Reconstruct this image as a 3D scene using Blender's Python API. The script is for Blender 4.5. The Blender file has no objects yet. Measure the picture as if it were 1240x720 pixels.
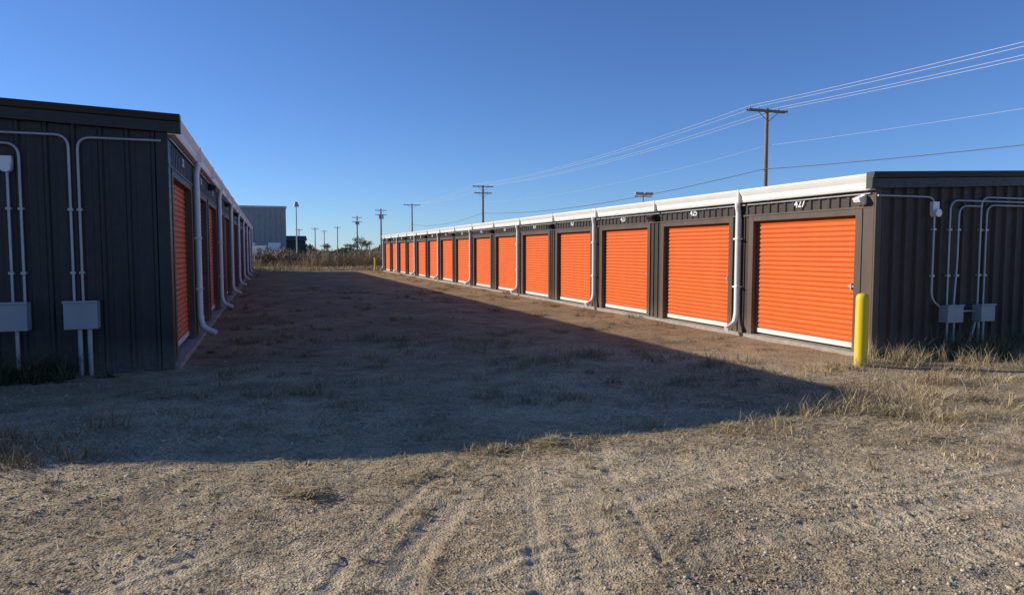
import bpy, math, random
import numpy as np
from mathutils import Vector, Matrix
random.seed(7); rng=np.random.default_rng(11)
scene=bpy.context.scene
scene.view_settings.view_transform='Standard'
scene.view_settings.look='None'
scene.view_settings.exposure=0
SUN_EL=math.radians(21.1); SUN_AZ=math.radians(-57.4)   # azimuth clockwise from +Y

# ------------------------------------------------------------------ materials
def new_mat(name):
    m=bpy.data.materials.new(name); m.use_nodes=True
    nt=m.node_tree; b=nt.nodes['Principled BSDF']
    return m,nt,b
def N(nt,t,**kw):
    n=nt.nodes.new(t)
    for k,v in kw.items(): setattr(n,k,v)
    return n
def noise(nt,vec,scale,detail=6,rough=0.6):
    n=N(nt,'ShaderNodeTexNoise'); n.inputs['Scale'].default_value=scale
    n.inputs['Detail'].default_value=min(detail,4); n.inputs['Roughness'].default_value=rough
    nt.links.new(vec,n.inputs['Vector']); return n.outputs['Fac']
def ramp(nt,fac,stops):
    r=N(nt,'ShaderNodeValToRGB'); cr=r.color_ramp
    while len(cr.elements)<len(stops): cr.elements.new(0.5)
    for e,(p,c) in zip(cr.elements,stops):
        e.position=p; e.color=(c[0],c[1],c[2],1) if hasattr(c,'__len__') else (c,c,c,1)
    nt.links.new(fac,r.inputs['Fac']); return r.outputs['Color']
def mix(nt,fac,a,b,mode='MIX'):
    m=N(nt,'ShaderNodeMix',data_type='RGBA',blend_type=mode)
    def put(i,v):
        if isinstance(v,bpy.types.NodeSocket): nt.links.new(v,m.inputs[i])
        elif hasattr(v,'__len__'): m.inputs[i].default_value=(v[0],v[1],v[2],1)
        else: m.inputs[i].default_value=v
    put(0,fac); put(6,a); put(7,b); return m.outputs[2]
def math_(nt,op,a,b):
    m=N(nt,'ShaderNodeMath',operation=op)
    for i,v in enumerate((a,b)):
        if isinstance(v,bpy.types.NodeSocket): nt.links.new(v,m.inputs[i])
        else: m.inputs[i].default_value=v
    return m.outputs[0]
def geo_pos(nt): return N(nt,'ShaderNodeNewGeometry').outputs['Position']
def bump(nt,b,h,strength,dist,prev=None):
    n=N(nt,'ShaderNodeBump'); n.inputs['Strength'].default_value=strength; n.inputs['Distance'].default_value=dist
    nt.links.new(h,n.inputs['Height'])
    if prev: nt.links.new(prev,n.inputs['Normal'])
    nt.links.new(n.outputs['Normal'],b.inputs['Normal']); return n.outputs['Normal']
def metal_paint(name,col,rough=0.45,dust=(0.34,0.27,0.18),dust_h=0.45,var=0.25,dust_amt=0.6,spec=0.5,metallic=0.0):
    m,nt,b=new_mat(name); p=geo_pos(nt)
    mp=N(nt,'ShaderNodeMapping'); mp.inputs['Scale'].default_value=(1,1,0.25); nt.links.new(p,mp.inputs['Vector'])
    n1=noise(nt,mp.outputs[0],3.0,8,0.65)
    f=ramp(nt,n1,[(0.3,1-var),(0.7,1+var*0.4)])
    c=mix(nt,1.0,col,f,'MULTIPLY')
    sx=N(nt,'ShaderNodeSeparateXYZ'); nt.links.new(p,sx.inputs[0])
    mr=N(nt,'ShaderNodeMapRange'); mr.inputs['From Min'].default_value=0; mr.inputs['From Max'].default_value=dust_h
    mr.inputs['To Min'].default_value=dust_amt; mr.inputs['To Max'].default_value=0.012
    nt.links.new(sx.outputs['Z'],mr.inputs['Value'])
    n2=noise(nt,p,14,6,0.7)
    c=mix(nt,math_(nt,'MULTIPLY',mr.outputs[0],n2),c,dust)
    nt.links.new(c,b.inputs['Base Color'])
    rr=ramp(nt,n2,[(0.3,rough-0.08),(0.7,rough+0.15)]); nt.links.new(rr,b.inputs['Roughness'])
    b.inputs['Metallic'].default_value=metallic
    b.inputs['Specular IOR Level'].default_value=spec
    n3=noise(nt,p,2.2,2,0.5); bump(nt,b,n3,0.25,0.02)
    return m
M_char=metal_paint('charcoal_metal',(0.025,0.025,0.028),0.42,spec=.4)
M_brown=metal_paint('dark_bronze_metal',(0.052,0.037,0.029),0.5,spec=.3)
M_trimbr=metal_paint('bronze_trim',(0.115,0.082,0.062),0.5,spec=.3)
M_black=metal_paint('black_trim',(0.011,0.011,0.012),0.4,dust_amt=.1)
M_orange=metal_paint('orange_door_paint',(0.74,0.130,0.012),0.5,var=0.10,dust_h=0.3,dust_amt=0.45,spec=.3)
M_white=metal_paint('white_gutter_paint',(0.88,0.87,0.82),0.4,var=0.06,dust_amt=0.5)
M_galv=metal_paint('galvanised_conduit',(0.42,0.43,0.44),0.38,var=0.2,metallic=0.35)
M_boxg=metal_paint('grey_enclosure',(0.33,0.34,0.35),0.5,var=0.12)
M_yellow=metal_paint('yellow_bollard_paint',(0.80,0.58,0.02),0.5,var=0.15,dust_h=0.3,dust_amt=0.8)
M_roof=metal_paint('roof_metal',(0.5,0.5,0.5),0.4)
M_greybld=metal_paint('grey_cladding',(0.30,0.32,0.33),0.6,dust_amt=0.1)
M_dkbld=metal_paint('dark_cladding',(0.05,0.055,0.05),0.6,dust_amt=0.1)
M_wire,_nt,_b=new_mat('aluminium_wire'); _b.inputs['Base Color'].default_value=(0.6,0.6,0.6,1); _b.inputs['Roughness'].default_value=0.45
M_cable,_nt,_b=new_mat('black_cable'); _b.inputs['Base Color'].default_value=(0.03,0.03,0.03,1)
M_glass,_nt,_b=new_mat('lamp_lens'); _b.inputs['Base Color'].default_value=(0.7,0.7,0.68,1); _b.inputs['Roughness'].default_value=0.12
M_num,_nt,_b=new_mat('number_white'); _b.inputs['Base Color'].default_value=(0.8,0.8,0.8,1)
def conc(name,col):
    m,nt,b=new_mat(name); p=geo_pos(nt)
    c=mix(nt,1,col,ramp(nt,noise(nt,p,6,8,0.7),[(0.3,0.7),(0.7,1.1)]),'MULTIPLY')
    nt.links.new(c,b.inputs['Base Color']); b.inputs['Roughness'].default_value=0.9
    bump(nt,b,noise(nt,p,60,4),0.4,0.01); return m
M_conc=conc('concrete',(0.40,0.35,0.29))
def wood(name,col):
    m,nt,b=new_mat(name); p=geo_pos(nt)
    mp=N(nt,'ShaderNodeMapping'); mp.inputs['Scale'].default_value=(8,8,0.5); nt.links.new(p,mp.inputs['Vector'])
    n=noise(nt,mp.outputs[0],3,8,0.7)
    nt.links.new(mix(nt,1,col,ramp(nt,n,[(0.3,0.6),(0.7,1.2)]),'MULTIPLY'),b.inputs['Base Color'])
    b.inputs['Roughness'].default_value=0.9; return m
M_wood=wood('weathered_pole_wood',(0.28,0.22,0.165))
def attr_mat(name,rough):
    m,nt,b=new_mat(name)
    a=N(nt,'ShaderNodeAttribute'); a.attribute_name='Col'
    nt.links.new(a.outputs['Color'],b.inputs['Base Color']); b.inputs['Roughness'].default_value=rough
    b.inputs['Specular IOR Level'].default_value=0.15; return m
M_plant=attr_mat('dry_plant',.8); M_stone=attr_mat('pebbles',.85)
# ground
M_ground,nt,b=new_mat('gravel_ground'); p=geo_pos(nt)
at=N(nt,'ShaderNodeAttribute'); at.attribute_name='Col'
asep=N(nt,'ShaderNodeSeparateColor'); nt.links.new(at.outputs['Color'],asep.inputs[0])
TR=asep.outputs[0]; VEG=asep.outputs[1]
big=noise(nt,p,0.5,4,0.6); med=noise(nt,p,2.2,4,0.7); fin=noise(nt,p,42,3,0.8)
c=ramp(nt,big,[(0.38,(0.44,0.335,0.205)),(0.60,(0.64,0.505,0.32))])
c=mix(nt,1,c,ramp(nt,med,[(0.33,0.62),(0.52,1.0),(0.7,1.12)]),'MULTIPLY')
c=mix(nt,1,c,ramp(nt,fin,[(0.34,0.55),(0.50,1.0),(0.68,1.25)]),'MULTIPLY')
vo=N(nt,'ShaderNodeTexVoronoi'); vo.inputs['Scale'].default_value=62; nt.links.new(p,vo.inputs['Vector'])
hs=N(nt,'ShaderNodeSeparateColor'); nt.links.new(vo.outputs['Color'],hs.inputs[0])
pc=ramp(nt,hs.outputs[0],[(0.0,(0.34,0.33,0.32)),(0.5,(0.85,0.83,0.81)),(1.0,(1.4,1.37,1.34))])
pf=ramp(nt,hs.outputs[1],[(0.42,0.0),(0.48,0.9)])
pf=math_(nt,'MULTIPLY',pf,math_(nt,'SUBTRACT',1.0,TR))
c=mix(nt,pf,c,mix(nt,1,c,pc,'MULTIPLY'))
c=mix(nt,math_(nt,'MULTIPLY',TR,.4),c,(0.60,0.475,0.305))          # packed fine sand in the ruts
c=mix(nt,math_(nt,'MULTIPLY',VEG,ramp(nt,fin,[(.35,.15),(.6,.75)])),c,(0.46,0.35,0.19))  # thatch
sx=N(nt,'ShaderNodeSeparateXYZ'); nt.links.new(p,sx.inputs[0])
def mrange(s,a,b_,c0,c1):
    mr=N(nt,'ShaderNodeMapRange'); mr.inputs['From Min'].default_value=a; mr.inputs['From Max'].default_value=b_
    mr.inputs['To Min'].default_value=c0; mr.inputs['To Max'].default_value=c1; nt.links.new(s,mr.inputs['Value']); return mr.outputs[0]
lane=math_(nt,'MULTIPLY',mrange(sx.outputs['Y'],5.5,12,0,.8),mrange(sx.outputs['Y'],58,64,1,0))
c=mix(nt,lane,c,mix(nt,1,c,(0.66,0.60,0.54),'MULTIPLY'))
c=mix(nt,mrange(sx.outputs['Y'],58,64,0,1),c,mix(nt,big,(0.46,0.35,0.20),(0.33,0.25,0.14)))
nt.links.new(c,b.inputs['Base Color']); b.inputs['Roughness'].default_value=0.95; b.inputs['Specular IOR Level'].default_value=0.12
vb=ramp(nt,vo.outputs['Distance'],[(0.0,1.0),(0.55,0.0)])
n0=bump(nt,b,vb,0.6,0.011); n1=bump(nt,b,fin,0.6,0.016,n0)

# ------------------------------------------------------------------ helpers
def link(o,parent=None):
    scene.collection.objects.link(o)
    if parent: o.parent=parent
    return o
def empty(name,loc=(0,0,0)):
    o=bpy.data.objects.new(name,None); o.location=loc; o.empty_display_size=0.3; return link(o)
class MB:
    def __init__(s): s.v=[]; s.f=[]
    def add(s,vs,fs):
        k=len(s.v); s.v+=[tuple(x) for x in vs]; s.f+=[tuple(i+k for i in f) for f in fs]
    def box(s,x0,x1,y0,y1,z0,z1):
        x0,x1=sorted((x0,x1)); y0,y1=sorted((y0,y1)); z0,z1=sorted((z0,z1))
        s.add([(x0,y0,z0),(x1,y0,z0),(x1,y1,z0),(x0,y1,z0),(x0,y0,z1),(x1,y0,z1),(x1,y1,z1),(x0,y1,z1)],
              [(0,3,2,1),(4,5,6,7),(0,1,5,4),(1,2,6,5),(2,3,7,6),(3,0,4,7)])
    def tube(s,pts,r,seg=10,cap=True,r2=None):
        pts=[Vector(p) for p in pts]; n=len(pts); vs=[];fs=[]
        t0=(pts[1]-pts[0]).normalized()
        up=Vector((0,0,1)) if abs(t0.z)<0.9 else Vector((1,0,0))
        u=t0.cross(up).normalized()
        for i in range(n):
            if i==0:t=pts[1]-pts[0]
            elif i==n-1:t=pts[-1]-pts[-2]
            else:t=(pts[i+1]-pts[i]).normalized()+(pts[i]-pts[i-1]).normalized()
            t.normalize(); u=(u-t*u.dot(t)).normalized(); w=t.cross(u)
            rr=r if r2 is None else r+(r2-r)*i/(n-1)
            for k in range(seg):
                an=2*math.pi*k/seg; vs.append(pts[i]+u*math.cos(an)*rr+w*math.sin(an)*rr)
        for i in range(n-1):
            for k in range(seg):
                k2=(k+1)%seg; fs.append((i*seg+k,i*seg+k2,(i+1)*seg+k2,(i+1)*seg+k))
        if cap: fs.append(tuple(range(seg))[::-1]); fs.append(tuple((n-1)*seg+k for k in range(seg)))
        s.add(vs,fs)
    def obj(s,name,mat,parent=None,smooth=False,bevel=0):
        me=bpy.data.meshes.new(name); me.from_pydata(s.v,[],s.f); me.materials.append(mat)
        if smooth:
            me.polygons.foreach_set('use_smooth',[True]*len(me.polygons))
            try: me.set_sharp_from_angle(angle=math.radians(40))
            except Exception: pass
        me.update()
        o=link(bpy.data.objects.new(name,me),parent)
        if bevel:
            m=o.modifiers.new('bevel','BEVEL'); m.width=bevel; m.segments=2; m.limit_method='ANGLE'
        return o
def fillet(pts,r,n=6):
    pts=[Vector(p) for p in pts]; out=[pts[0]]
    for i in range(1,len(pts)-1):
        a=(pts[i-1]-pts[i]); b_=(pts[i+1]-pts[i]); rr=min(r,a.length*.49,b_.length*.49)
        A=pts[i]+a.normalized()*rr; B=pts[i]+b_.normalized()*rr
        for k in range(n+1):
            t=k/n; out.append(A*(1-t)**2+pts[i]*2*t*(1-t)+B*t*t)
    out.append(pts[-1]); return out

_tab=rng.random((256,256))
def vnoise(x,y):
    xi=np.floor(x).astype(int); yi=np.floor(y).astype(int); fx=x-xi; fy=y-yi
    fx=fx*fx*(3-2*fx); fy=fy*fy*(3-2*fy)
    g=lambda i,j:_tab[i%256,j%256]
    return (g(xi,yi)*(1-fx)+g(xi+1,yi)*fx)*(1-fy)+(g(xi,yi+1)*(1-fx)+g(xi+1,yi+1)*fx)*fy-0.5
# (points, half width, depth, tread)
T_=[([(0.1,1.5),(0.3,2.4),(0.6,3.4),(1.2,4.5),(1.9,5.6),(2.6,8),(3,12)],.10,.009,1.0),
    ([(-.25,1.5),(0,2.5),(0.3,3.5),(0.85,4.5),(1.5,5.6),(2.2,8),(2.6,12)],.035,.008,0),
    ([(1.0,1.5),(1.2,2.2),(1.5,3.1),(1.95,4.4),(2.6,6),(3.5,9)],.17,.004,1.5),
    ([(.72,1.5),(.95,2.2),(1.2,3.1),(1.62,4.4),(2.2,6),(3.1,9)],.06,.004,1.0),
    ([(1.42,1.5),(1.62,2.2),(1.9,3.1),(2.25,4.4),(2.8,6),(3.6,9)],.03,.007,0),
    ([(0.4,2.5),(1.0,2.85),(1.8,3.1),(3,3.22),(4.4,3.25),(7,3.6),(10,4.2)],.10,.007,1.1),
    ([(0.9,3.3),(1.8,3.55),(3,3.62),(4.4,3.6),(7,3.95),(10,4.5)],.03,.008,0),
    ([(0.2,1.9),(1.2,2.35),(2.4,2.62),(3.6,2.7),(6,2.95),(10,3.6)],.10,.007,1.1),
    ([(0.9,1.9),(2.0,2.3),(3.0,2.42),(4,2.45),(7,2.5)],.03,.009,0),
    ([(1.2,1.6),(2.0,1.95),(3.0,2.12),(4,2.15),(7,2.1)],.08,.007,1.1),
    ([(2.2,3.9),(3.2,4.15),(4.4,4.2),(6,4.5),(9,5.4)],.08,.005,1),
    ([(-2.5,2.2),(-1.2,3.2),(-.2,4.0),(0.6,5.2),(1.0,7),(1.2,12)],.10,.005,1),
    ([(-3.0,2.8),(-1.6,3.8),(-.7,4.6),(0.0,5.8),(.3,7.5),(.5,12)],.05,.005,.7),
    ([(4.9,1.5),(4.6,2.6),(4.0,4.0),(3.9,5.6),(4.3,8.0)],.10,.005,1)]
def smooth_poly(p):
    p=np.array(p,float); out=[]
    for i in range(len(p)-1):
        p0=p[max(i-1,0)];p1=p[i];p2=p[i+1];p3=p[min(i+2,len(p)-1)]
        for t in np.linspace(0,1,6,endpoint=False):
            out.append(0.5*((2*p1)+(-p0+p2)*t+(2*p0-5*p1+4*p2-p3)*t*t+(-p0+3*p1-3*p2+p3)*t**3))
    out.append(p[-1]); return np.array(out)
T_=[(smooth_poly(t[0]),)+t[1:] for t in T_]
def height(x,y,masks=False):
    x=np.asarray(x,float); y=np.asarray(y,float)
    z=0.035*vnoise(x*.45+3,y*.45)+0.022*vnoise(x*1.7,y*1.7+9)
    s=np.clip((1.2-x)/3.6,0,1); s=s*s*(3-2*s); q=np.clip((8.6-y)/2.2,0,1); q=q*q*(3-2*q)
    z=z+.13*s*q
    near=np.clip((22-y)/14,0,1)
    z=z+near*(0.014*vnoise(x*5,y*5)+0.009*vnoise(x*13+4,y*13)+0.008*vnoise(x*27,y*27+2))
    trm=np.zeros_like(x)
    sel=(y<13)&(y>0.5)&(x>-4)&(x<11)
    if sel.any():
        xs=x[sel];ys=y[sel];dz=np.zeros_like(xs); tm=np.zeros_like(xs)
        for ti,(tr,w,dp,td) in enumerate(T_):
            best=np.full(xs.shape,9.0); arc=np.zeros_like(xs); sd=np.zeros_like(xs); acc=0
            wob=.02*vnoise(xs*3+ti*9,ys*3)+.012*vnoise(xs*14,ys*14+ti)
            for i in range(len(tr)-1):
                a=tr[i];d=tr[i+1]-a;L=np.hypot(*d)
                t=np.clip(((xs-a[0])*d[0]+(ys-a[1])*d[1])/L**2,0,1)
                ex=xs-a[0]-t*d[0]; ey=ys-a[1]-t*d[1]; dd=np.hypot(ex,ey); m=dd<best
                best[m]=dd[m]; arc[m]=acc+t[m]*L; sd[m]=((d[0]*ey-d[1]*ex)/L)[m]; acc+=L
            best=best+wob
            ins=1/(1+np.exp(np.clip((best-w)/0.011,-30,30))); berm=np.exp(-((best-w-.03)/.03)**2)
            fade=np.clip(0.6+1.8*vnoise(xs*1.1+ti*17,ys*1.1+ti*5),0.0,1.0)*np.clip((7.5-ys)/4,0,1)
            dz+=fade*(-dp*ins+dp*.55*berm)
            if td:
                tread=np.sin(arc*2*math.pi/0.08+np.abs(sd)*30)
                groove=np.cos(sd/w*2.5*math.pi)
                dz+=fade*ins*td*(.0034*tread+.0022*groove)
            tm=np.maximum(tm,fade*ins)
        z=z.copy(); z[sel]+=dz; trm[sel]=tm
    if masks:
        veg=np.clip((vnoise(x*.9,y*.9+3)+.5*vnoise(x*3,y*3)+.12)*3,0,1)
        veg*=np.clip(np.exp(-((y-5.6)/.9)**2)*.6+np.clip((x-4.6)/1.5,0,1)*np.clip((y-3.6)/1.5,0,1)*np.clip((9-y)/1,0,1)*1.0+np.clip((y-6)/2,0,1)*.35,0,1)
        return z,trm,veg
    return z
def hz(x,y): return float(height(np.array([x]),np.array([y]))[0])

def mesh_np(name,verts,faces_flat,loop_start,loop_total,mat,col=None,smooth=False,parent=None):
    me=bpy.data.meshes.new(name)
    me.vertices.add(len(verts)); me.vertices.foreach_set('co',verts.astype(np.float32).ravel())
    me.loops.add(len(faces_flat)); me.loops.foreach_set('vertex_index',faces_flat.astype(np.int32))
    me.polygons.add(len(loop_start)); me.polygons.foreach_set('loop_start',loop_start.astype(np.int32))
    try: me.polygons.foreach_set('loop_total',loop_total.astype(np.int32))
    except Exception: pass
    if smooth: me.polygons.foreach_set('use_smooth',np.ones(len(loop_start),bool))
    me.update(calc_edges=True); me.materials.append(mat)
    if col is not None:
        at=me.color_attributes.new('Col','FLOAT_COLOR','POINT')
        c4=np.ones((len(verts),4),np.float32); c4[:,:3]=col; at.data.foreach_set('color',c4.ravel())
    me.validate()
    return link(bpy.data.objects.new(name,me),parent)

# ------------------------------------------------------------------ ground sheet
def axis(lo,hi,step,far_lo,far_hi,g):
    a=list(np.arange(lo,hi,step)); s=step
    while a[-1]<far_hi: s*=g; a.append(a[-1]+s)
    s=step; left=[]; c=lo
    while c>far_lo: s*=g; c-=s; left.append(c)
    return np.array(left[::-1]+a)
gx=axis(-2.6,6.4,0.016,-1500,1500,1.08); gy=axis(1.8,6.2,0.016,-400,2500,1.03)
GX,GY=np.meshgrid(gx,gy); Z,TM,VG=height(GX,GY,True)
nx,ny=len(gx),len(gy)
V=np.stack([GX.ravel(),GY.ravel(),Z.ravel()],1)
i=np.arange(nx-1)[None,:]+np.arange(ny-1)[:,None]*nx
F=np.stack([i,i+1,i+1+nx,i+nx],-1).reshape(-1,4)
mesh_np('gravel_ground',V,F.ravel(),np.arange(len(F))*4,np.full(len(F),4),M_ground,smooth=True,
        col=np.stack([TM.ravel(),VG.ravel(),0*TM.ravel()],1))

# ------------------------------------------------------------------ pebbles
phi=(1+5**.5)/2
ico=np.array([(-1,phi,0),(1,phi,0),(-1,-phi,0),(1,-phi,0),(0,-1,phi),(0,1,phi),(0,-1,-phi),(0,1,-phi),(phi,0,-1),(phi,0,1),(-phi,0,-1),(-phi,0,1)])/1.9
icf=np.array([(0,11,5),(0,5,1),(0,1,7),(0,7,10),(0,10,11),(1,5,9),(5,11,4),(11,10,2),(10,7,6),(7,1,8),(3,9,4),(3,4,2),(3,2,6),(3,6,8),(3,8,9),(4,9,5),(2,4,11),(6,2,10),(8,6,7),(9,8,1)])
n=60000
yy=1.8+ (rng.random(n)**1.6)*13; xx=-1+rng.random(n)*1.9*(yy*0.75+1.5)-yy*0.35-0.8
hh_,tm_,_=height(xx,yy,True)
ok=~((xx<-1.1)&(yy>10.3))&~((xx>8.2)&(yy>8))&(rng.random(n)>tm_*.9)&(vnoise(xx*1.4+20,yy*1.4)+.35>rng.random(n)*.6); xx=xx[ok];yy=yy[ok];hh_=hh_[ok]; n=len(xx)
sz=0.0035+0.0075*rng.random(n)**2.4+ (rng.random(n)<0.012)*0.013*rng.random(n)
sc=np.stack([sz*(.8+.6*rng.random(n)),sz*(.8+.6*rng.random(n)),sz*(.5+.4*rng.random(n))],1)
an=rng.random(n)*6.28; ca,sa=np.cos(an),np.sin(an)
L=ico[None]*(1+0.35*(rng.random((n,12,1))-.5))*sc[:,None,:]
P=np.stack([L[...,0]*ca[:,None]-L[...,1]*sa[:,None]+xx[:,None],L[...,0]*sa[:,None]+L[...,1]*ca[:,None]+yy[:,None],L[...,2]+(hh_+sz*.2)[:,None]],-1).reshape(-1,3)
FF=(icf[None]+np.arange(n)[:,None,None]*12).reshape(-1)
base=np.array([(0.50,0.40,0.27),(0.54,0.45,0.34),(0.37,0.29,0.21),(0.58,0.52,0.43),(0.24,0.205,0.175),(0.44,0.31,0.21)])[rng.integers(0,6,n)]*(0.72+.42*rng.random((n,1)))
mesh_np('loose_gravel',P,FF,np.arange(n*20)*3,np.full(n*20,3),M_stone,col=np.repeat(base,12,0))

# ------------------------------------------------------------------ plants
def blades(name,bx,by,h,w,lean,colr,droop=0.5,parent=None,z=None):
    n=len(bx); bz=height(bx,by)-0.01 if z is None else z
    az=rng.random(n)*6.283; fx,fy=np.cos(az),np.sin(az)
    waz=rng.random(n)*6.283; wx,wy=np.cos(waz)*w/2,np.sin(waz)*w/2
    def pt(t,ws):
        out=lean*h*(t**1.6); up=h*(t-droop*lean*0.5*t*t)
        cx=bx+fx*out; cy=by+fy*out; cz=bz+up
        return [np.stack([cx-wx*ws,cy-wy*ws,cz],1),np.stack([cx+wx*ws,cy+wy*ws,cz],1)]
    a=pt(0,1);b_=pt(.45,.9);c_=pt(.8,.6);d=pt(1,0.05)
    V=np.stack([a[0],a[1],b_[0],b_[1],c_[0],c_[1],d[0]],1).reshape(-1,3)
    k=np.arange(n)[:,None]*7
    fl=np.concatenate([k+np.array([[0,1,3,2]]),k+np.array([[2,3,5,4]]),k+np.array([[4,5,6]])],1).ravel()
    ls=(np.arange(n)[:,None]*11+np.array([[0,4,8]])).ravel(); lt=np.tile([4,4,3],n)
    return mesh_np(name,V,fl,ls,lt,M_plant,col=np.repeat(colr,7,0),parent=parent)
STRAW=np.array([(0.60,0.47,0.27),(0.50,0.38,0.21),(0.68,0.56,0.36),(0.36,0.26,0.14),(0.42,0.34,0.18)])
RUST=np.array([(0.34,0.20,0.11),(0.27,0.17,0.10),(0.42,0.29,0.16),(0.20,0.13,0.08)])
OLIVE=np.array([(0.20,0.16,0.085),(0.27,0.21,0.11),(0.34,0.27,0.15),(0.12,0.10,0.055),(0.42,0.33,0.19)])
GREEN=np.array([(0.07,0.09,0.035),(0.10,0.11,0.05),(0.15,0.14,0.07),(0.05,0.065,0.03)])
def pal(P,n): return P[rng.integers(0,len(P),n)]*(0.7+0.6*rng.random((n,1)))
def clump(cs,palette,name,wid=(0.003,0.0065),lean=(0.2,1.3)):
    X=[];Y=[];H=[];C=[]
    for (cx,cy,r,h,k) in cs:
        ns=max(2,int(k/45)); sx_=cx+rng.normal(0,r*.5,ns); sy_=cy+rng.normal(0,r*.4,ns); sh=.5+.6*rng.random(ns)
        j=rng.integers(0,ns,k); sr=np.maximum(.02,r*.13)
        X.append(sx_[j]+rng.normal(0,sr,k)); Y.append(sy_[j]+rng.normal(0,sr,k))
        H.append(h*sh[j]*(.3+.9*rng.random(k)**1.5)); C.append(pal(palette,k)*random.uniform(.8,1.1))
    X=np.concatenate(X);Y=np.concatenate(Y);H=np.concatenate(H);C=np.concatenate(C)
    ok=~((X<-1.15)&(Y>10.38))&~((X>8.36)&(Y>8.12)); X=X[ok];Y=Y[ok];H=H[ok];C=C[ok]; n=len(X)
    return blades(name,X,Y,H,wid[0]+(wid[1]-wid[0])*rng.random(n),lean[0]+(lean[1]-lean[0])*rng.random(n),C)
cs=[(.15,4.75,.22,.10,260),(.35,4.65,.15,.05,120),(1.0,4.95,.3,.09,220),(1.15,4.55,.15,.06,110),
    (1.8,5.45,.35,.15,330),(2.2,5.3,.4,.15,420),(2.6,5.45,.3,.10,200),(1.6,5.2,.25,.10,140),(1.2,5.7,.3,.08,140),
    (3.2,5.7,.35,.14,260),(3.9,5.2,.3,.10,200),(4.3,5.4,.4,.16,360),(3.5,4.8,.3,.07,150),(4.8,5.7,.4,.14,260),
    (5.2,5.6,.45,.24,420),(5.8,5.4,.5,.28,620),(6.1,5.0,.5,.18,520),(6.6,5.7,.6,.22,560),(7.3,5.3,.7,.17,500),
    (5.6,4.6,.5,.10,320),(5.2,4.0,.4,.08,200),(4.2,3.9,.25,.08,140),(4.8,3.4,.3,.08,150),(5.9,4.1,.4,.08,220),(6.8,4.5,.5,.12,340),
    (6.8,6.5,.6,.17,450),(7.6,6.7,.8,.17,480),(8.5,6.3,.8,.17,480),(8.2,5.2,.7,.15,400),(6.3,7.3,.5,.13,300),(7.2,7.5,.6,.18,380),
    (5.6,6.6,.5,.14,280),(5.4,7.8,.5,.14,240),(9.5,6.8,.9,.18,500),(10.5,6.2,.9,.18,450),(11.5,7,.9,.2,400),(9.6,5.6,.9,.13,360)]
for k in range(130):
    y=rng.uniform(2.4,5.4); x=rng.uniform(-1.9,1.0*y+1.2); cs.append((x,y,.12,rng.uniform(.03,.10),int(rng.uniform(10,55))))
clump(cs,STRAW,'dry_grass')
cs=[(-2.1,6.15,.6,.28,800),(-1.6,5.7,.35,.15,320),(-2.5,5.5,.5,.2,420),(-1.95,5.1,.35,.09,160),(-2.3,4.8,.3,.07,100),(.2,4.75,.2,.08,160),(1.05,4.6,.15,.05,80),
    (5.5,5.7,.4,.38,100),(5.9,5.6,.5,.42,120),(6.5,5.9,.6,.36,100),(7.4,6.1,.8,.32,110),(8.6,6.6,.8,.32,110)]
clump(cs,RUST,'dry_weeds',wid=(.003,.007),lean=(.1,1.0))
cs=[]
for k in range(130):
    y=6.2+rng.random()**1.25*26; x=rng.uniform(-.7,7.4); cs.append((x,y,rng.uniform(.2,.7),rng.uniform(.06,.18),int(rng.uniform(70,260))))
cs+=[(.1,8.0,.5,.22,520),(-.9,8.6,.6,.14,300),(3.6,9.2,.7,.24,600),(4.6,9.6,.7,.24,520),(1.6,10.5,.6,.2,420),(5.6,8.7,.8,.24,520),(0.6,7.3,.6,.11,300),(2.6,7.0,.6,.13,320),(-.6,7.0,.5,.12,260),
     (1.9,12.5,.7,.22,420),(3.2,11.0,.6,.24,420),(-.2,13,.5,.2,320),(.3,8.3,.35,.14,260),(4.4,7.4,.6,.16,380),(3.4,6.6,.5,.12,260)]
for k in range(40):
    cs.append((rng.uniform(7.2,8.15),8.6+k*1.15+rng.random(),.4,rng.uniform(.06,.2),190))
for k in range(22):
    cs.append((rng.uniform(-1.0,-.5),11+k*2+rng.random(),.35,rng.uniform(.08,.28),120))
clump(cs[::2],STRAW*0.75,'dry_grass',wid=(.003,.008)); clump(cs[1::2],OLIVE,'lane_weeds',wid=(.003,.008))
n=22000
g1=rng.random(n)
lx=np.where(g1<.42,rng.normal(6.6,1.7,n),np.where(g1<.72,rng.uniform(-2.4,5.6,n),rng.uniform(-2,10,n)))
ly=np.where(g1<.42,rng.normal(5.8,1.0,n),np.where(g1<.72,rng.normal(5.5,.5,n),rng.uniform(2.0,13,n)))
msk=(vnoise(lx*1.1,ly*1.1+5)+.45*vnoise(lx*4,ly*4))>-.06
_,tm_,_=height(lx,ly,True)
ok=msk&(ly>1.9)&~((lx>8.2)&(ly>7.9))&~((lx<-1.1)&(ly>10.3))&(rng.random(n)>tm_*.8); lx=lx[ok];ly=ly[ok]
lift=np.zeros(len(lx))
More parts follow.
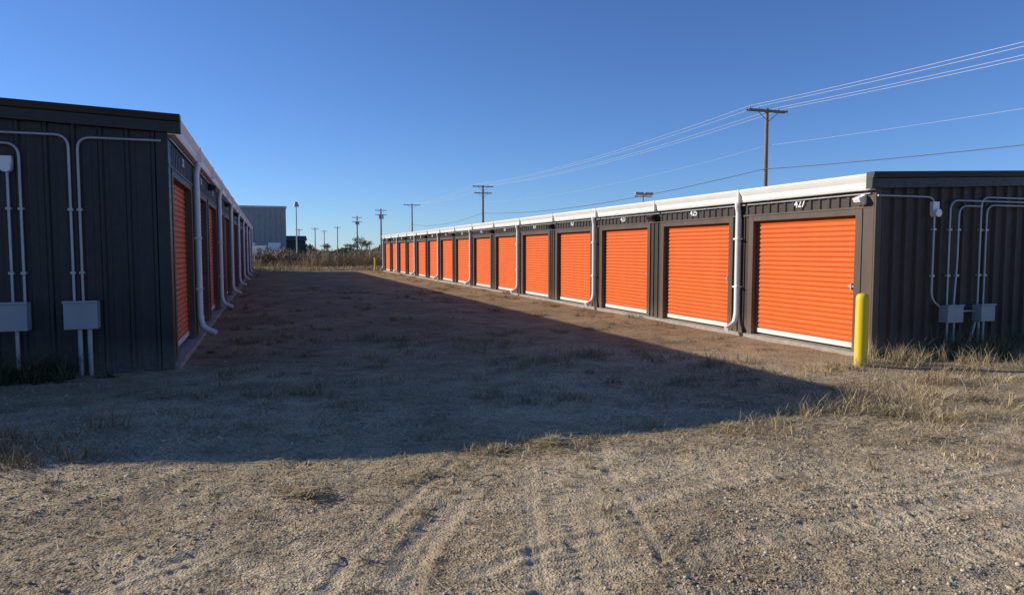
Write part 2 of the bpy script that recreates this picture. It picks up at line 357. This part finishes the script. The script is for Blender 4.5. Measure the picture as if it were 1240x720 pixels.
for (cx,cy,r,k,hh) in [(5.8,5.3,.45,900,.07),(6.4,4.95,.5,900,.06),(7.1,5.5,.6,900,.06),(2.15,5.3,.4,700,.06),(1.75,5.35,.25,300,.05),(-1.9,6.0,.4,600,.07),(3.9,5.35,.4,400,.04),
                  (5.3,4.5,.5,500,.04),(7.8,6.3,.8,1100,.07),(8.8,5.6,.8,700,.05),(1.0,4.9,.25,200,.03),(.2,4.7,.25,300,.05),(9.6,6.6,1,1000,.06),(6.2,6.6,.5,400,.05),(4.3,6.3,.5,300,.03),(0.2,6.2,.6,300,.02)]:
    rr=np.abs(rng.normal(0,r*.6,k)); a=rng.random(k)*6.283
    lx=np.concatenate([lx,cx+rr*np.cos(a)]); ly=np.concatenate([ly,cy+.7*rr*np.sin(a)]); lift=np.concatenate([lift,rng.random(k)*hh*np.exp(-(rr/r)**2)])
n=len(lx)
ln=.025+.15*rng.random(n)**2.0; an=rng.random(n)*6.283; w=.0012+.0022*rng.random(n)
dx,dy=np.cos(an)*ln/2,np.sin(an)*ln/2; px,py=-np.sin(an)*w,np.cos(an)*w
z0=height(lx-dx,ly-dy)+.004+.012*rng.random(n)+lift; z1=height(lx+dx,ly+dy)+.004+.02*rng.random(n)+lift*(.4+1.0*rng.random(n))
V=np.stack([np.stack([lx-dx-px,ly-dy-py,z0],1),np.stack([lx-dx+px,ly-dy+py,z0],1),np.stack([lx+dx+px,ly+dy+py,z1],1),np.stack([lx+dx-px,ly+dy-py,z1],1)],1).reshape(-1,3)
mesh_np('straw_litter',V,np.arange(n*4),np.arange(n)*4,np.full(n,4),M_plant,col=np.repeat(pal(STRAW,n),4,0))
mb=MB()
for (x,y,l,a) in [(.75,4.35,.35,2.6),(1.3,4.6,.22,.5),(2.6,5.5,.3,.2),(3.4,4.9,.2,2.2),(1.5,5.6,.5,3.0),(5.1,3.2,.2,.6),(0.2,3.6,.15,1),(2.2,5.2,.5,.3),(1.8,5.35,.4,2.9),(.1,4.7,.2,2)]:
    mb.tube([(x,y,hz(x,y)+.012),(x+.5*l*math.cos(a),y+.5*l*math.sin(a),hz(x,y)+.03),(x+l*math.cos(a),y+l*math.sin(a),hz(x,y)+.012)],.004,5)
mb.obj('dry_stalks',wood('stalk',(0.4,0.29,0.17)))
cs=[(x,rng.uniform(7.3,8.0),.35,rng.uniform(.2,.46),230) for x in np.arange(8.1,14,.28)]
clump(cs,STRAW*.8,'dry_weeds',lean=(.1,.9))
cs=[(9.6,7.8,.3,.48,260),(10.05,7.75,.35,.6,340),(10.6,7.8,.3,.48,260),(11.6,7.8,.35,.45,240),(9.0,7.85,.25,.3,150),(8.65,7.9,.2,.22,110)]
clump(cs,GREEN*1.5,'green_weeds',wid=(.006,.014),lean=(.1,.8))
cs=[(-2.75,10.0,.35,.45,520),(-3.2,9.85,.4,.40,480),(-2.45,10.1,.2,.3,180),(-2.0,10.15,.2,.12,80)]
clump(cs,GREEN*.8,'green_weeds',wid=(.006,.016),lean=(.1,.9))
cs=[(x,10.2,.2,.1,60) for x in np.arange(-4,-1.3,.3)]
clump(cs,STRAW*.6,'dry_weeds')
n=36000
bx=rng.uniform(-14,24,n); by=63+rng.random(n)**1.2*30
keep=(vnoise(bx*.5,by*.5)+.4*vnoise(bx*1.7,by*1.7))>-.24; bx=bx[keep];by=by[keep];n=len(bx)
hh=(.6+.8*rng.random(n))*(0.5+1.5*(vnoise(bx*.45+7,by*.25)+.35))
blades('tall_dry_brush',bx,by,hh,.02+.035*rng.random(n),.1+.8*rng.random(n),pal(np.array([(0.40,0.29,0.17),(0.32,0.23,0.13),(0.48,0.36,0.21),(0.22,0.16,0.10)]),n))
X=[];Y=[];Zb=[];C=[]
for k in range(44):
    cx=rng.uniform(-8,20); cy=rng.uniform(66,90); R_=rng.uniform(.8,1.8); hb=R_*rng.uniform(.8,1.1); m_=int(420*R_)
    u=rng.normal(0,1,(m_,3)); u/=np.linalg.norm(u,axis=1)[:,None]; rr=R_*(rng.random(m_)**.4)*(.8+.4*rng.random(m_))
    X.append(cx+u[:,0]*rr); Y.append(cy+u[:,1]*rr); Zb.append(np.abs(u[:,2])*rr*hb/R_)
    C.append(pal(np.array([(0.22,0.16,0.10),(0.17,0.13,0.08),(0.30,0.22,0.13),(0.36,0.27,0.16)]),m_)*random.uniform(.7,1.25))
X=np.concatenate(X);Y=np.concatenate(Y);Zb=np.concatenate(Zb);C=np.concatenate(C);n=len(X)
blades('scrub_bushes',X,Y,.15+.3*rng.random(n),.05+.08*rng.random(n),.2+1.2*rng.random(n),C,z=Zb)
n=12000
bx=rng.uniform(-4,18,n); by=rng.uniform(57.0,66,n)
blades('dry_grass',bx,by,.12+.3*rng.random(n),.02+.02*rng.random(n),.2+.8*rng.random(n),pal(STRAW*.95,n))

# ------------------------------------------------------------------ storage buildings
def rib_profile(L,pitch,base,top,dep,minor=True,off=0.0):
    pts=[(0,0)]; u=off+pitch*.5
    while u+base/2<L:
        if u-base/2>0:
            pts+=[(u-base/2,0),(u-top/2,dep),(u+top/2,dep),(u+base/2,0)]
            if minor:
                for q in (pitch/3,2*pitch/3):
                    if u+q+.012<L: pts+=[(u+q-.012,0),(u+q-.006,.004),(u+q+.006,.004),(u+q+.012,0)]
        u+=pitch
    pts.append((L,0)); return pts
def storage(parent,xf,n,y0,y1,H,W,zd0,zd1,ydoor,pitch,dw,nd,wallmat,cornermat,nums,dsp,endrib,slabz,slabt,lights):
    X=lambda t: xf+n*t
    slope=1/24.; GH=.25; BZ=-.12
    mb=MB(); mb.box(X(-W+.06),X(slabt),y0+.03,y1-.03,-.25,slabz); mb.obj('slab',M_conc,parent,bevel=.01)
    mb=MB(); mb.box(X(-W+.05),X(-.16),y0+.05,y1-.05,slabz-.02,H-.1); mb.obj('inner_shell',M_black,parent)
    pan=MB(); trim=MB()
    edges=[y0]
    for i in range(nd): edges+= [ydoor+i*pitch, ydoor+i*pitch+dw]
    edges.append(y1)
    for k in range(0,len(edges),2):
        a,b_=edges[k],edges[k+1]; jw=.13
        if k>0: trim.box(X(-.15),X(.022),a,a+jw,BZ,zd1+.10)
        if k<len(edges)-2: trim.box(X(-.15),X(.022),b_-jw,b_,BZ,zd1+.10)
        A=a+(jw if k>0 else 0.0); B=b_-(jw if k<len(edges)-2 else 0.0)
        if B-A>.03: pan.box(X(-.15),X(-.004),A,B,BZ,zd1+.10)
        if B-A>.3:
            for q in (.3,.7):
                yc=A+(B-A)*q; pan.box(X(-.004),X(.016),yc-.02,yc+.02,BZ,zd1+.10)
    for i in range(nd):
        a=ydoor+i*pitch
        trim.box(X(-.15),X(.019),a+.001,a+dw-.001,zd1,zd1+.098)
    pan.obj('facade_panels',M_brown,parent); trim.obj('door_frames',M_trimbr,parent,bevel=.004)
    pr=rib_profile(y1-y0,.203,.09,.05,.022,False)
    hb=MB(); vs=[];fs=[]
    for (u,d) in pr: vs+=[(X(d+.001),y0+u,zd1+.10),(X(d+.001),y0+u,H-GH+.03)]
    for k in range(len(pr)-1): fs.append((2*k,2*k+2,2*k+3,2*k+1))
    hb.add(vs,fs); hb.obj('header_panel',wallmat,parent)
    ht=MB(); ht.box(X(-.02),X(.03),y0,y1,zd1+.095,zd1+.125); ht.obj('header_trim',M_trimbr,parent)
    P=[(0,H),( .17,H-.005),(.185,H-.03),(.165,H-.075),(.135,H-.13),(.13,H-.20),(.115,H-.235),(0,H-.24)]
    g=MB(); ya,yb=y0-.02,y1+.04; vs=[]
    for y in (ya,yb): vs+=[(X(t),y,z) for t,z in P]
    m=len(P); fs=[(k,(k+1)%m,m+(k+1)%m,m+k) for k in range(m)]+[tuple(range(m)),tuple(range(m,2*m))]
    g.add(vs,fs); g.obj('eave_gutter',M_white,parent)
    g=MB(); y=ya+3
    while y<yb: g.box(X(.1),X(.19),y,y+.03,H-.242,H+.003); y+=3.05
    g.obj('gutter_straps',M_white,parent)
    r=MB(); R=W/2
    def roofz(t): return H+slope*(min(-t,W+t) if t<0 else 0)
    for (ta,tb) in ((-.0,-R),(-R,-W)):
        za,zb=roofz(ta),roofz(tb)
        r.add([(X(ta),y0,za-.012),(X(ta),y1,za-.012),(X(tb),y1,zb-.012),(X(tb),y0,zb-.012),(X(ta),y0,za-.06),(X(ta),y1,za-.06),(X(tb),y1,zb-.06),(X(tb),y0,zb-.06)],
              [(0,1,2,3),(4,7,6,5),(0,4,5,1),(2,6,7,3)])
    r.obj('roof',M_roof,parent)
    for (ye,s) in ((y0,-1),(y1,1)):
        r=MB()
        for (ta,tb) in ((.19,-R),(-R,-W-.15)):
            def rz(t): return H+.012+slope*min(max(-t,0),max(W+t,0))
            prof=[(ye,0),(ye+s*.145,0),(ye+s*.15,-.02),(ye+s*.13,-.085),(ye+s*.115,-.10),(ye+s*.11,-.235),(ye,-.24)]
            vs=[(X(ta),y,rz(ta)+z) for y,z in prof]+[(X(tb),y,rz(tb)+z) for y,z in prof]; m=len(prof)
            r.add(vs,[(k,(k+1)%m,m+(k+1)%m,m+k) for k in range(m)]+[tuple(range(m)),tuple(range(m,2*m))])
        r.obj('rake_trim',M_black,parent)
    for (ye,s) in ((y0,-1),(y1,1)):
        pr=rib_profile(W,*endrib); w_=MB(); vs=[];fs=[]
        for (u,d) in pr:
            zt=H-.1+slope*min(u,W-u); vs+=[(X(-u),ye+s*d,BZ),(X(-u),ye+s*d,zt)]
        for k in range(len(pr)-1): fs.append((2*k,2*k+2,2*k+3,2*k+1))
        w_.add(vs,fs); w_.obj('end_wall',wallmat,parent)
        c=MB(); c.box(X(.026),X(-.12),ye+s*.034,ye+s*.004,BZ,H-.20)
        c.box(X(.026),X(.002),ye-s*.20,ye+s*.002,BZ,H-.235)
        c.obj('corner_trim',cornermat,parent,bevel=.004)
        q=MB(); q.box(X(-W),X(-.125),ye+s*.036,ye+s*.04,-.1,.05); q.obj('base_trim',wallmat,parent)
    pr=rib_profile(y1-y0,.3,.07,.03,.03,False); w_=MB(); vs=[];fs=[]
    for (u,d) in pr: vs+=[(X(-W-d),y0+u,BZ),(X(-W-d),y0+u,H-.02)]
    for k in range(len(pr)-1): fs.append((2*k,2*k+2,2*k+3,2*k+1))
    w_.add(vs,fs); w_.obj('back_wall',wallmat,parent)
    hgt=zd1-zd0-.09; ns=round(hgt/.082); p=hgt/ns; prof=[]
    for k in range(ns):
        z=zd0+.09+k*p
        prof+=[(z,0),(z+.10*p,0.0),(z+.22*p,.013),(z+.45*p,.017),(z+.72*p,.016),(z+.92*p,.009)]
    prof.append((zd1+.05,0))
    me=MB(); vs=[];fs=[]
    for (z,d) in prof: vs+=[(X(-.10+d),0.02,z),(X(-.10+d),dw-.02,z)]
    for k in range(len(prof)-1): fs.append((2*k,2*k+1,2*k+3,2*k+2))
    me.add(vs,fs)
    d0=me.obj('door_1',M_orange,parent); d0.location.y=ydoor
    for i in range(1,nd):
        o=bpy.data.objects.new('door_%d'%(i+1),d0.data); o.location=(random.uniform(-.012,.006),ydoor+i*pitch,random.uniform(-.012,.008)); link(o,parent)
    bb=MB(); gd=MB(); la=MB()
    for i in range(nd):
        a=ydoor+i*pitch
        bb.box(X(-.115),X(-.075),a+.025,a+dw-.025,zd0+.005,zd0+.085)
        gd.box(X(-.12),X(-.06),a,a+.035,zd0,zd1); gd.box(X(-.12),X(-.06),a+dw-.035,a+dw,zd0,zd1)
        la.box(X(-.085),X(-.055),a+.07,a+.19,1.03,1.06); la.box(X(-.085),X(-.045),a+.11,a+.135,.99,1.09)
    bb.obj('door_bottom_bars',M_white,parent,bevel=.004); gd.obj('door_guides',M_trimbr,parent); la.obj('door_latches',M_galv,parent,bevel=.004)
    ds=MB()
    for y in dsp:
        pts=fillet([(X(.10),y,H-.22),(X(.10),y,H-.30),(X(.075),y,H-.40),(X(.075),y,.40),(X(.12),y-.0,.22),(X(.34),y-.05,.12)],.07,4)
        ds.tube(pts,.052,10)
        for z in (.9,1.8): ds.box(X(.02),X(.135),y-.066,y+.066,z,z+.03)
    ds.obj('downspouts',M_white,parent,smooth=True)
    for i,s in enumerate(nums):
        cu=bpy.data.curves.new('num','FONT'); cu.body=s; cu.size=.17; cu.align_x='CENTER'; cu.align_y='CENTER'; cu.extrude=.002; cu.offset=.003
        to=bpy.data.objects.new('t',cu); scene.collection.objects.link(to)
        bpy.context.view_layer.update()
        me=bpy.data.meshes.new_from_object(to.evaluated_get(bpy.context.evaluated_depsgraph_get()))
        bpy.data.objects.remove(to); me.materials.clear(); me.materials.append(M_num)
        o=link(bpy.data.objects.new('unit_number_%d'%(i+1),me),parent)
        R3=Matrix(((0,0,n),(n,0,0),(0,1,0)))
        o.matrix_world=Matrix.Translation((X(.03),ydoor+i*pitch+dw/2,(zd1+.125+H-GH)/2+.01))@R3.to_4x4()
    for j,y in enumerate(lights):
        l=MB(); z=H-.36; k=.55 if (j==0 and n<0) else 1
        l.box(X(.02),X(.07),y-.07*k,y+.07*k,z-.07,z+.07)
        l.add([(X(.07),y-.12*k,z+.06),(X(.07),y+.12*k,z+.06),(X(.20),y+.12*k,z+.01),(X(.20),y-.12*k,z+.01),(X(.07),y-.12*k,z-.09),(X(.07),y+.12*k,z-.09),(X(.17),y+.12*k,z-.05),(X(.17),y-.12*k,z-.05)],
              [(0,1,2,3),(4,7,6,5),(0,3,7,4),(1,5,6,2),(3,2,6,7),(0,4,5,1)])
        l.obj('wall_light_%d'%(j+1),M_white if (j==0 and n<0) else M_black,parent,bevel=.006)
    c=MB(); c.tube([(X(.045),y0+.05,H-.285),(X(.045),y0+26,H-.285)],.013,8)
    c.obj('facade_conduit',M_galv,parent,smooth=True)

RB=empty('storage_building',(0,0,0))
storage(RB,8.45,-1,8.2,55.2,2.72,9.2,.09,2.13,8.55,3.13,2.40,15,M_brown,M_trimbr,
        [str(427-2*i) for i in range(15)],[11.32+6.26*k for k in range(8)],(.23,.10,.05,.04,False),.06,.10,[8.38]+[14.45+6.26*k for k in range(7)])
LB=empty('storage_building',(0,0,0))
storage(LB,-1.25,1,10.45,59.0,3.36,9.2,.13,2.62,10.95,3.13,2.45,15,M_char,M_char,
        [str(326+2*i) for i in range(15)],[13.78+6.26*k for k in range(8)],(.305,.075,.035,.03,True),.07,.10,[17.2+6.26*k for k in range(6)])

yw=10.45-.06
c=MB()
for pts in ([(-9,yw,3.05),(-2.36,yw,3.05),(-2.36,yw,.9)],[(-1.3,yw,3.03),(-2.26,yw,3.03),(-2.26,yw,.9)],
            [(-9,yw,2.92),(-2.90,yw,2.92),(-2.90,yw,.9)],[(-3.03,yw,2.6),(-3.03,yw,.9)]):
    c.tube(fillet(pts,.16),.017,10)
for x in (-2.31,-2.20,-3.0): c.tube([(x,yw,.7),(x,yw,-.1)],.03 if x>-2.9 else .025,10)
for x in (-2.36,-2.26,-2.90,-3.03):
    for z in (1.3,2.1): c.box(x-.03,x+.03,10.45-.085,10.45-.005,z,z+.03)
c.obj('end_conduits',M_galv,LB,smooth=True)
c=MB()
for x in (-2.27,-3.04):
    c.box(x-.19,x+.19,10.45-.20,10.45-.012,.60,.95)
    c.box(x-.20,x+.20,10.45-.215,10.45-.19,.93,.965)
c.obj('junction_boxes',M_boxg,LB,bevel=.008)
c=MB(); c.tube([(-3.03,10.45-.02,2.62),(-3.03,10.45-.14,2.62)],.06,16); c.box(-3.09,-2.97,10.45-.10,10.45-.01,2.64,2.76); c.obj('photocell',M_glass,LB,smooth=True)

yw=8.2-.07
c=MB()
for pts in ([(8.42,yw,2.40),(9.52,yw,2.40),(9.52,yw,.86),(9.72,yw,.72)],[(20,yw,2.36),(9.84,yw,2.36),(9.84,yw,.75)],
            [(9.98,yw,.75),(10.02,yw,1.4),(10.02,yw,2.28),(10.5,yw,2.28)],
            [(20,yw,2.42),(10.48,yw,2.42),(10.48,yw,.75)],[(20,yw,2.30),(10.60,yw,2.30),(10.60,yw,.75)],[(10.0,yw,.66),(10.45,yw,.66)]):
    c.tube(fillet(pts,.16),.015,10)
for x in (9.86,10.0,10.52,10.62): c.tube([(x,yw,.6),(x,yw,-.1)],.02,10)
c.tube([(10.45,yw,.5),(10.25,yw-.05,.05)],.02,8)
for x in (9.52,9.84,10.02,10.48,10.60):
    for z in (1.2,1.9): c.box(x-.03,x+.03,8.2-.09,8.2-.035,z,z+.03)
c.obj('end_conduits',M_galv,RB,smooth=True)
c=MB()
for x,w in ((9.88,.16),(10.56,.145)):
    c.box(x-w,x+w,8.2-.20,8.2-.03,.50,.76); c.box(x-w-.01,x+w+.01,8.2-.215,8.2-.19,.745,.775)
c.obj('junction_boxes',M_boxg,RB,bevel=.008)
c=MB(); c.tube([(9.52,8.2-.03,2.16),(9.52,8.2-.15,2.16)],.06,16); c.box(9.46,9.58,8.2-.10,8.2-.03,2.19,2.33); c.obj('photocell',M_glass,RB,smooth=True)

# ------------------------------------------------------------------ bollard
c=MB(); r=.085; prof=[(r,-.2),(r,.93),(r*.97,.965),(r*.82,.99),(r*.5,1.008),(0.001,1.015)]; seg=28; vs=[];fs=[]
for (rr,z) in prof:
    for k in range(seg): vs.append((rr*math.cos(2*math.pi*k/seg),rr*math.sin(2*math.pi*k/seg),z))
for i_ in range(len(prof)-1):
    for k in range(seg): fs.append((i_*seg+k,i_*seg+(k+1)%seg,(i_+1)*seg+(k+1)%seg,(i_+1)*seg+k))
c.add(vs,fs); o=c.obj('yellow_bollard',M_yellow,smooth=True); o.location=(7.72,7.66,0)
o2=bpy.data.objects.new('yellow_bollard',o.data); o2.location=(7.9,56.2,0); link(o2)

# ------------------------------------------------------------------ utility poles
def pole(x,y,h,arms,r=.16,trans=False):
    P=empty('utility_pole',(x,y,0)); m=MB()
    m.tube([(0,0,-.3),(0,0,h*.5),(0,0,h)],r,12,r2=r*.68); m.obj('shaft',M_wood,P,smooth=True)
    a=MB(); s=MB()
    for (z,w) in arms:
        a.box(-w/2,w/2,-.17,-.11,z-.06,z+.06); a.box(-w/2,w/2,.11,.17,z-.06,z+.06)
        for q in (-.47,-.25,.25,.47):
            for kk in range(3): s.tube([(w*q,-.14,z+.06+kk*.055),(w*q,-.14,z+.10+kk*.055)],.05-.008*kk,8)
        for sg in (-1,1): a.tube([(sg*w*.28,-.14,z-.05),(0,-.14,z-.75)],.022,6)
    a.obj('crossarms',M_wood,P); s.obj('insulators',M_boxg,P)
    if trans:
        t=MB()
        for q in (-.35,.35): t.tube([(q,-.3,h-2.4),(q,-.3,h-1.5)],.2,12)
        t.obj('transformers',M_boxg,P,smooth=True)
    return P
L1=[(33.6,-22,11.0),(31.6,39.9,11.0),(29.7,99.8,11.0),(28.2,146,11.2)]
pole(*L1[0],[(10.7,3.1)]); pole(*L1[1],[(10.85,3.1)],r=.17); pole(*L1[2],[(10.85,3.1),(9.9,2.6)],r=.2); pole(*L1[3],[(10.9,3.4)],r=.18)
pole(24.8,166,11.2,[(10.8,2.6),(9.8,2.6)],r=.22,trans=True); pole(23.8,204,11.2,[(10.8,2.8),(9.6,2.8)],r=.22,trans=True)
for (x,y,h) in ((22.5,250,9.8),(21.0,290,9.5),(14.5,240,9.0),(9.5,240,8.6),(-1,280,9)): pole(x,y,h,[(h-.4,2.4)],r=.18)
def wire(m,A,B,sag,r,seg=26):
    A=Vector(A);B=Vector(B)
    m.tube([A.lerp(B,t/seg)-Vector((0,0,4*sag*(t/seg)*(1-t/seg))) for t in range(seg+1)],r,5,cap=False)
m=MB(); m2=MB()
for i_ in range(3):
    a_,b_=L1[i_],L1[i_+1]
    for q,rr in ((-1.45,.011),(-.75,.011),(.75,.011),(1.45,.011)):
        wire(m,(a_[0]+q,a_[1]-.14,a_[2]+.08),(b_[0]+q,b_[1]-.14,b_[2]+.08),.75,rr)
    wire(m,(a_[0]+.2,a_[1],8.6),(b_[0]+.2,b_[1],8.6),.8,.007)
    wire(m2,(a_[0]-.2,a_[1],7.0),(b_[0]-.2,b_[1],7.0),.9,.022)
WP=empty('overhead_power_lines')
m.obj('conductors',M_wire,WP); m2.obj('communication_cable',M_cable,WP)

P=empty('floodlight_mast',(39.8,71,0)); m=MB(); m.tube([(0,0,-.2),(0,0,8.0)],.13,10,r2=.09); m.box(-1.1,1.1,-.05,.05,7.55,7.67); m.obj('mast',M_galv,P)
m=MB()
for q in (-.85,-.3,.35,.9):
    m.add([(q-.2,-.28,7.72),(q+.2,-.28,7.72),(q+.2,.1,7.8),(q-.2,.1,7.8),(q-.25,-.38,8.05),(q+.25,-.38,8.05),(q+.2,.1,8.1),(q-.2,.1,8.1)],[(0,3,2,1),(4,5,6,7),(0,1,5,4),(1,2,6,5),(2,3,7,6),(3,0,4,7)])
m.obj('lamp_heads',M_boxg,P,bevel=.04)
P=empty('yard_lamp',(4.2,115,0)); m=MB(); m.tube([(0,0,-.2),(0,0,8.6)],.12,10,r2=.08); m.obj('mast',M_galv,P)
m=MB(); m.tube([(0,0,8.3),(0,0,8.6),(0,0,8.9),(0,0,9.05)],.45,14,r2=.2); m.obj('lamp_head',M_boxg,P,smooth=True)

# ------------------------------------------------------------------ distant buildings
P=empty('grey_warehouse',(0,0,0)); m=MB(); m.box(-22,4.4,190,220,-.2,12.3); m.obj('walls',M_greybld,P)
m=MB(); m.box(-22.2,4.6,189.8,220.2,12.3,12.75); m.obj('parapet',M_roof,P)
m=MB()
for k in range(20): m.box(-21.5+1.3*k,-21.4+1.3*k,189.9,190,0,12.3)
m.obj('cladding_ribs',M_greybld,P)
m=MB(); m.box(0,3,189.85,190,0,3.5); m.box(-6,-3,189.85,190,0,3.5); m.obj('overhead_doors',M_white,P)
P=empty('dark_shed',(0,0,0)); m=MB(); m.box(4.8,9.6,200,212,-.2,4.3); m.obj('walls',M_dkbld,P)
m=MB(); m.add([(4.4,199.5,4.3),(10,199.5,4.3),(10,212.5,4.3),(4.4,212.5,4.3),(4.4,206,5.6),(10,206,5.6)],[(0,1,5,4),(3,4,5,2),(0,4,3),(1,2,5),(0,3,2,1)]); m.obj('roof',M_dkbld,P)
P=empty('white_shed',(0,0,0)); m=MB(); m.box(-3.2,-.2,160,166,-.2,2.6); m.obj('walls',M_white,P)
m=MB(); m.box(-3.4,0,159.8,166.2,2.6,2.75); m.box(-2.3,-1.3,159.93,160,0,2.1); m.obj('roof_and_door',M_greybld,P)

def tree(x,y,h,name):
    m=MB()
    def br(p,d,l,r,dep):
        q=p+d*l; mid=p+d*l*.5+Vector((random.uniform(-.05,.05),random.uniform(-.05,.05),0))*l
        m.tube([p,mid,q],r,5,cap=False,r2=r*.6)
        if dep==0: return
        for k in range(random.choice((3,4))):
            nd=(d+Vector((random.uniform(-.8,.8),random.uniform(-.8,.8),random.uniform(-.1,.5)))).normalized()
            br(p+d*l*random.uniform(.6,1),nd,l*random.uniform(.6,.8),max(r*.55,.022),dep-1)
    br(Vector((0,0,-.1)),Vector((0,0,1)),h*.28,.16,5)
    o=m.obj(name,M_wood); o.location=(x,y,0)
tree(18.4,152,6.2,'bare_tree'); tree(16.8,156,5.0,'bare_tree'); tree(21,160,5.6,'bare_tree'); tree(13,170,4.6,'bare_tree')
n=30000; ang=rng.uniform(-60,80,n)*math.pi/180; d=rng.uniform(330,430,n)
bx=d*np.sin(ang); by=d*np.cos(ang); hh=(1.0+4.5*np.clip(vnoise(ang*60,ang*0+3)+.45,0,1))*(0.6+.6*rng.random(n))
blades('distant_trees',bx,by,hh,.5+1.2*rng.random(n),.1+.6*rng.random(n),pal(np.array([(0.14,0.115,0.085),(0.12,0.10,0.07),(0.18,0.14,0.095)]),n),z=np.zeros(n))

# ------------------------------------------------------------------ light
w=bpy.data.worlds.new('World'); scene.world=w; w.use_nodes=True; nt=w.node_tree
bg=nt.nodes['Background']; sk=nt.nodes.new('ShaderNodeTexSky'); sk.sky_type='NISHITA'; sk.sun_disc=False
sk.sun_elevation=SUN_EL; sk.sun_rotation=SUN_AZ%(2*math.pi); sk.altitude=1500; sk.air_density=1.0; sk.dust_density=0.05; sk.ozone_density=3.0
mx=nt.nodes.new('ShaderNodeMix'); mx.data_type='RGBA'; mx.blend_type='MULTIPLY'; mx.inputs[0].default_value=1
mx.inputs[7].default_value=(.73,.97,1.40,1)
nt.links.new(sk.outputs[0],mx.inputs[6]); nt.links.new(mx.outputs[2],bg.inputs['Color']); bg.inputs['Strength'].default_value=0.098
sd=bpy.data.lights.new('sun','SUN'); sd.energy=5.0; sd.angle=math.radians(.5); sd.color=(1,.92,.78)
so=link(bpy.data.objects.new('sun',sd))
dirv=Vector((math.sin(SUN_AZ)*math.cos(SUN_EL),math.cos(SUN_AZ)*math.cos(SUN_EL),math.sin(SUN_EL)))
so.rotation_euler=dirv.to_track_quat('Z','Y').to_euler(); so.location=dirv*50

cd=bpy.data.cameras.new('camera'); cam=link(bpy.data.objects.new('camera',cd)); scene.camera=cam
cd.sensor_width=36; cd.lens=24.97; cd.clip_end=6000; cd.clip_start=.05
cam.location=(0,0,1.6); cam.rotation_euler=(math.radians(90-3.79),0,math.radians(-18.9))
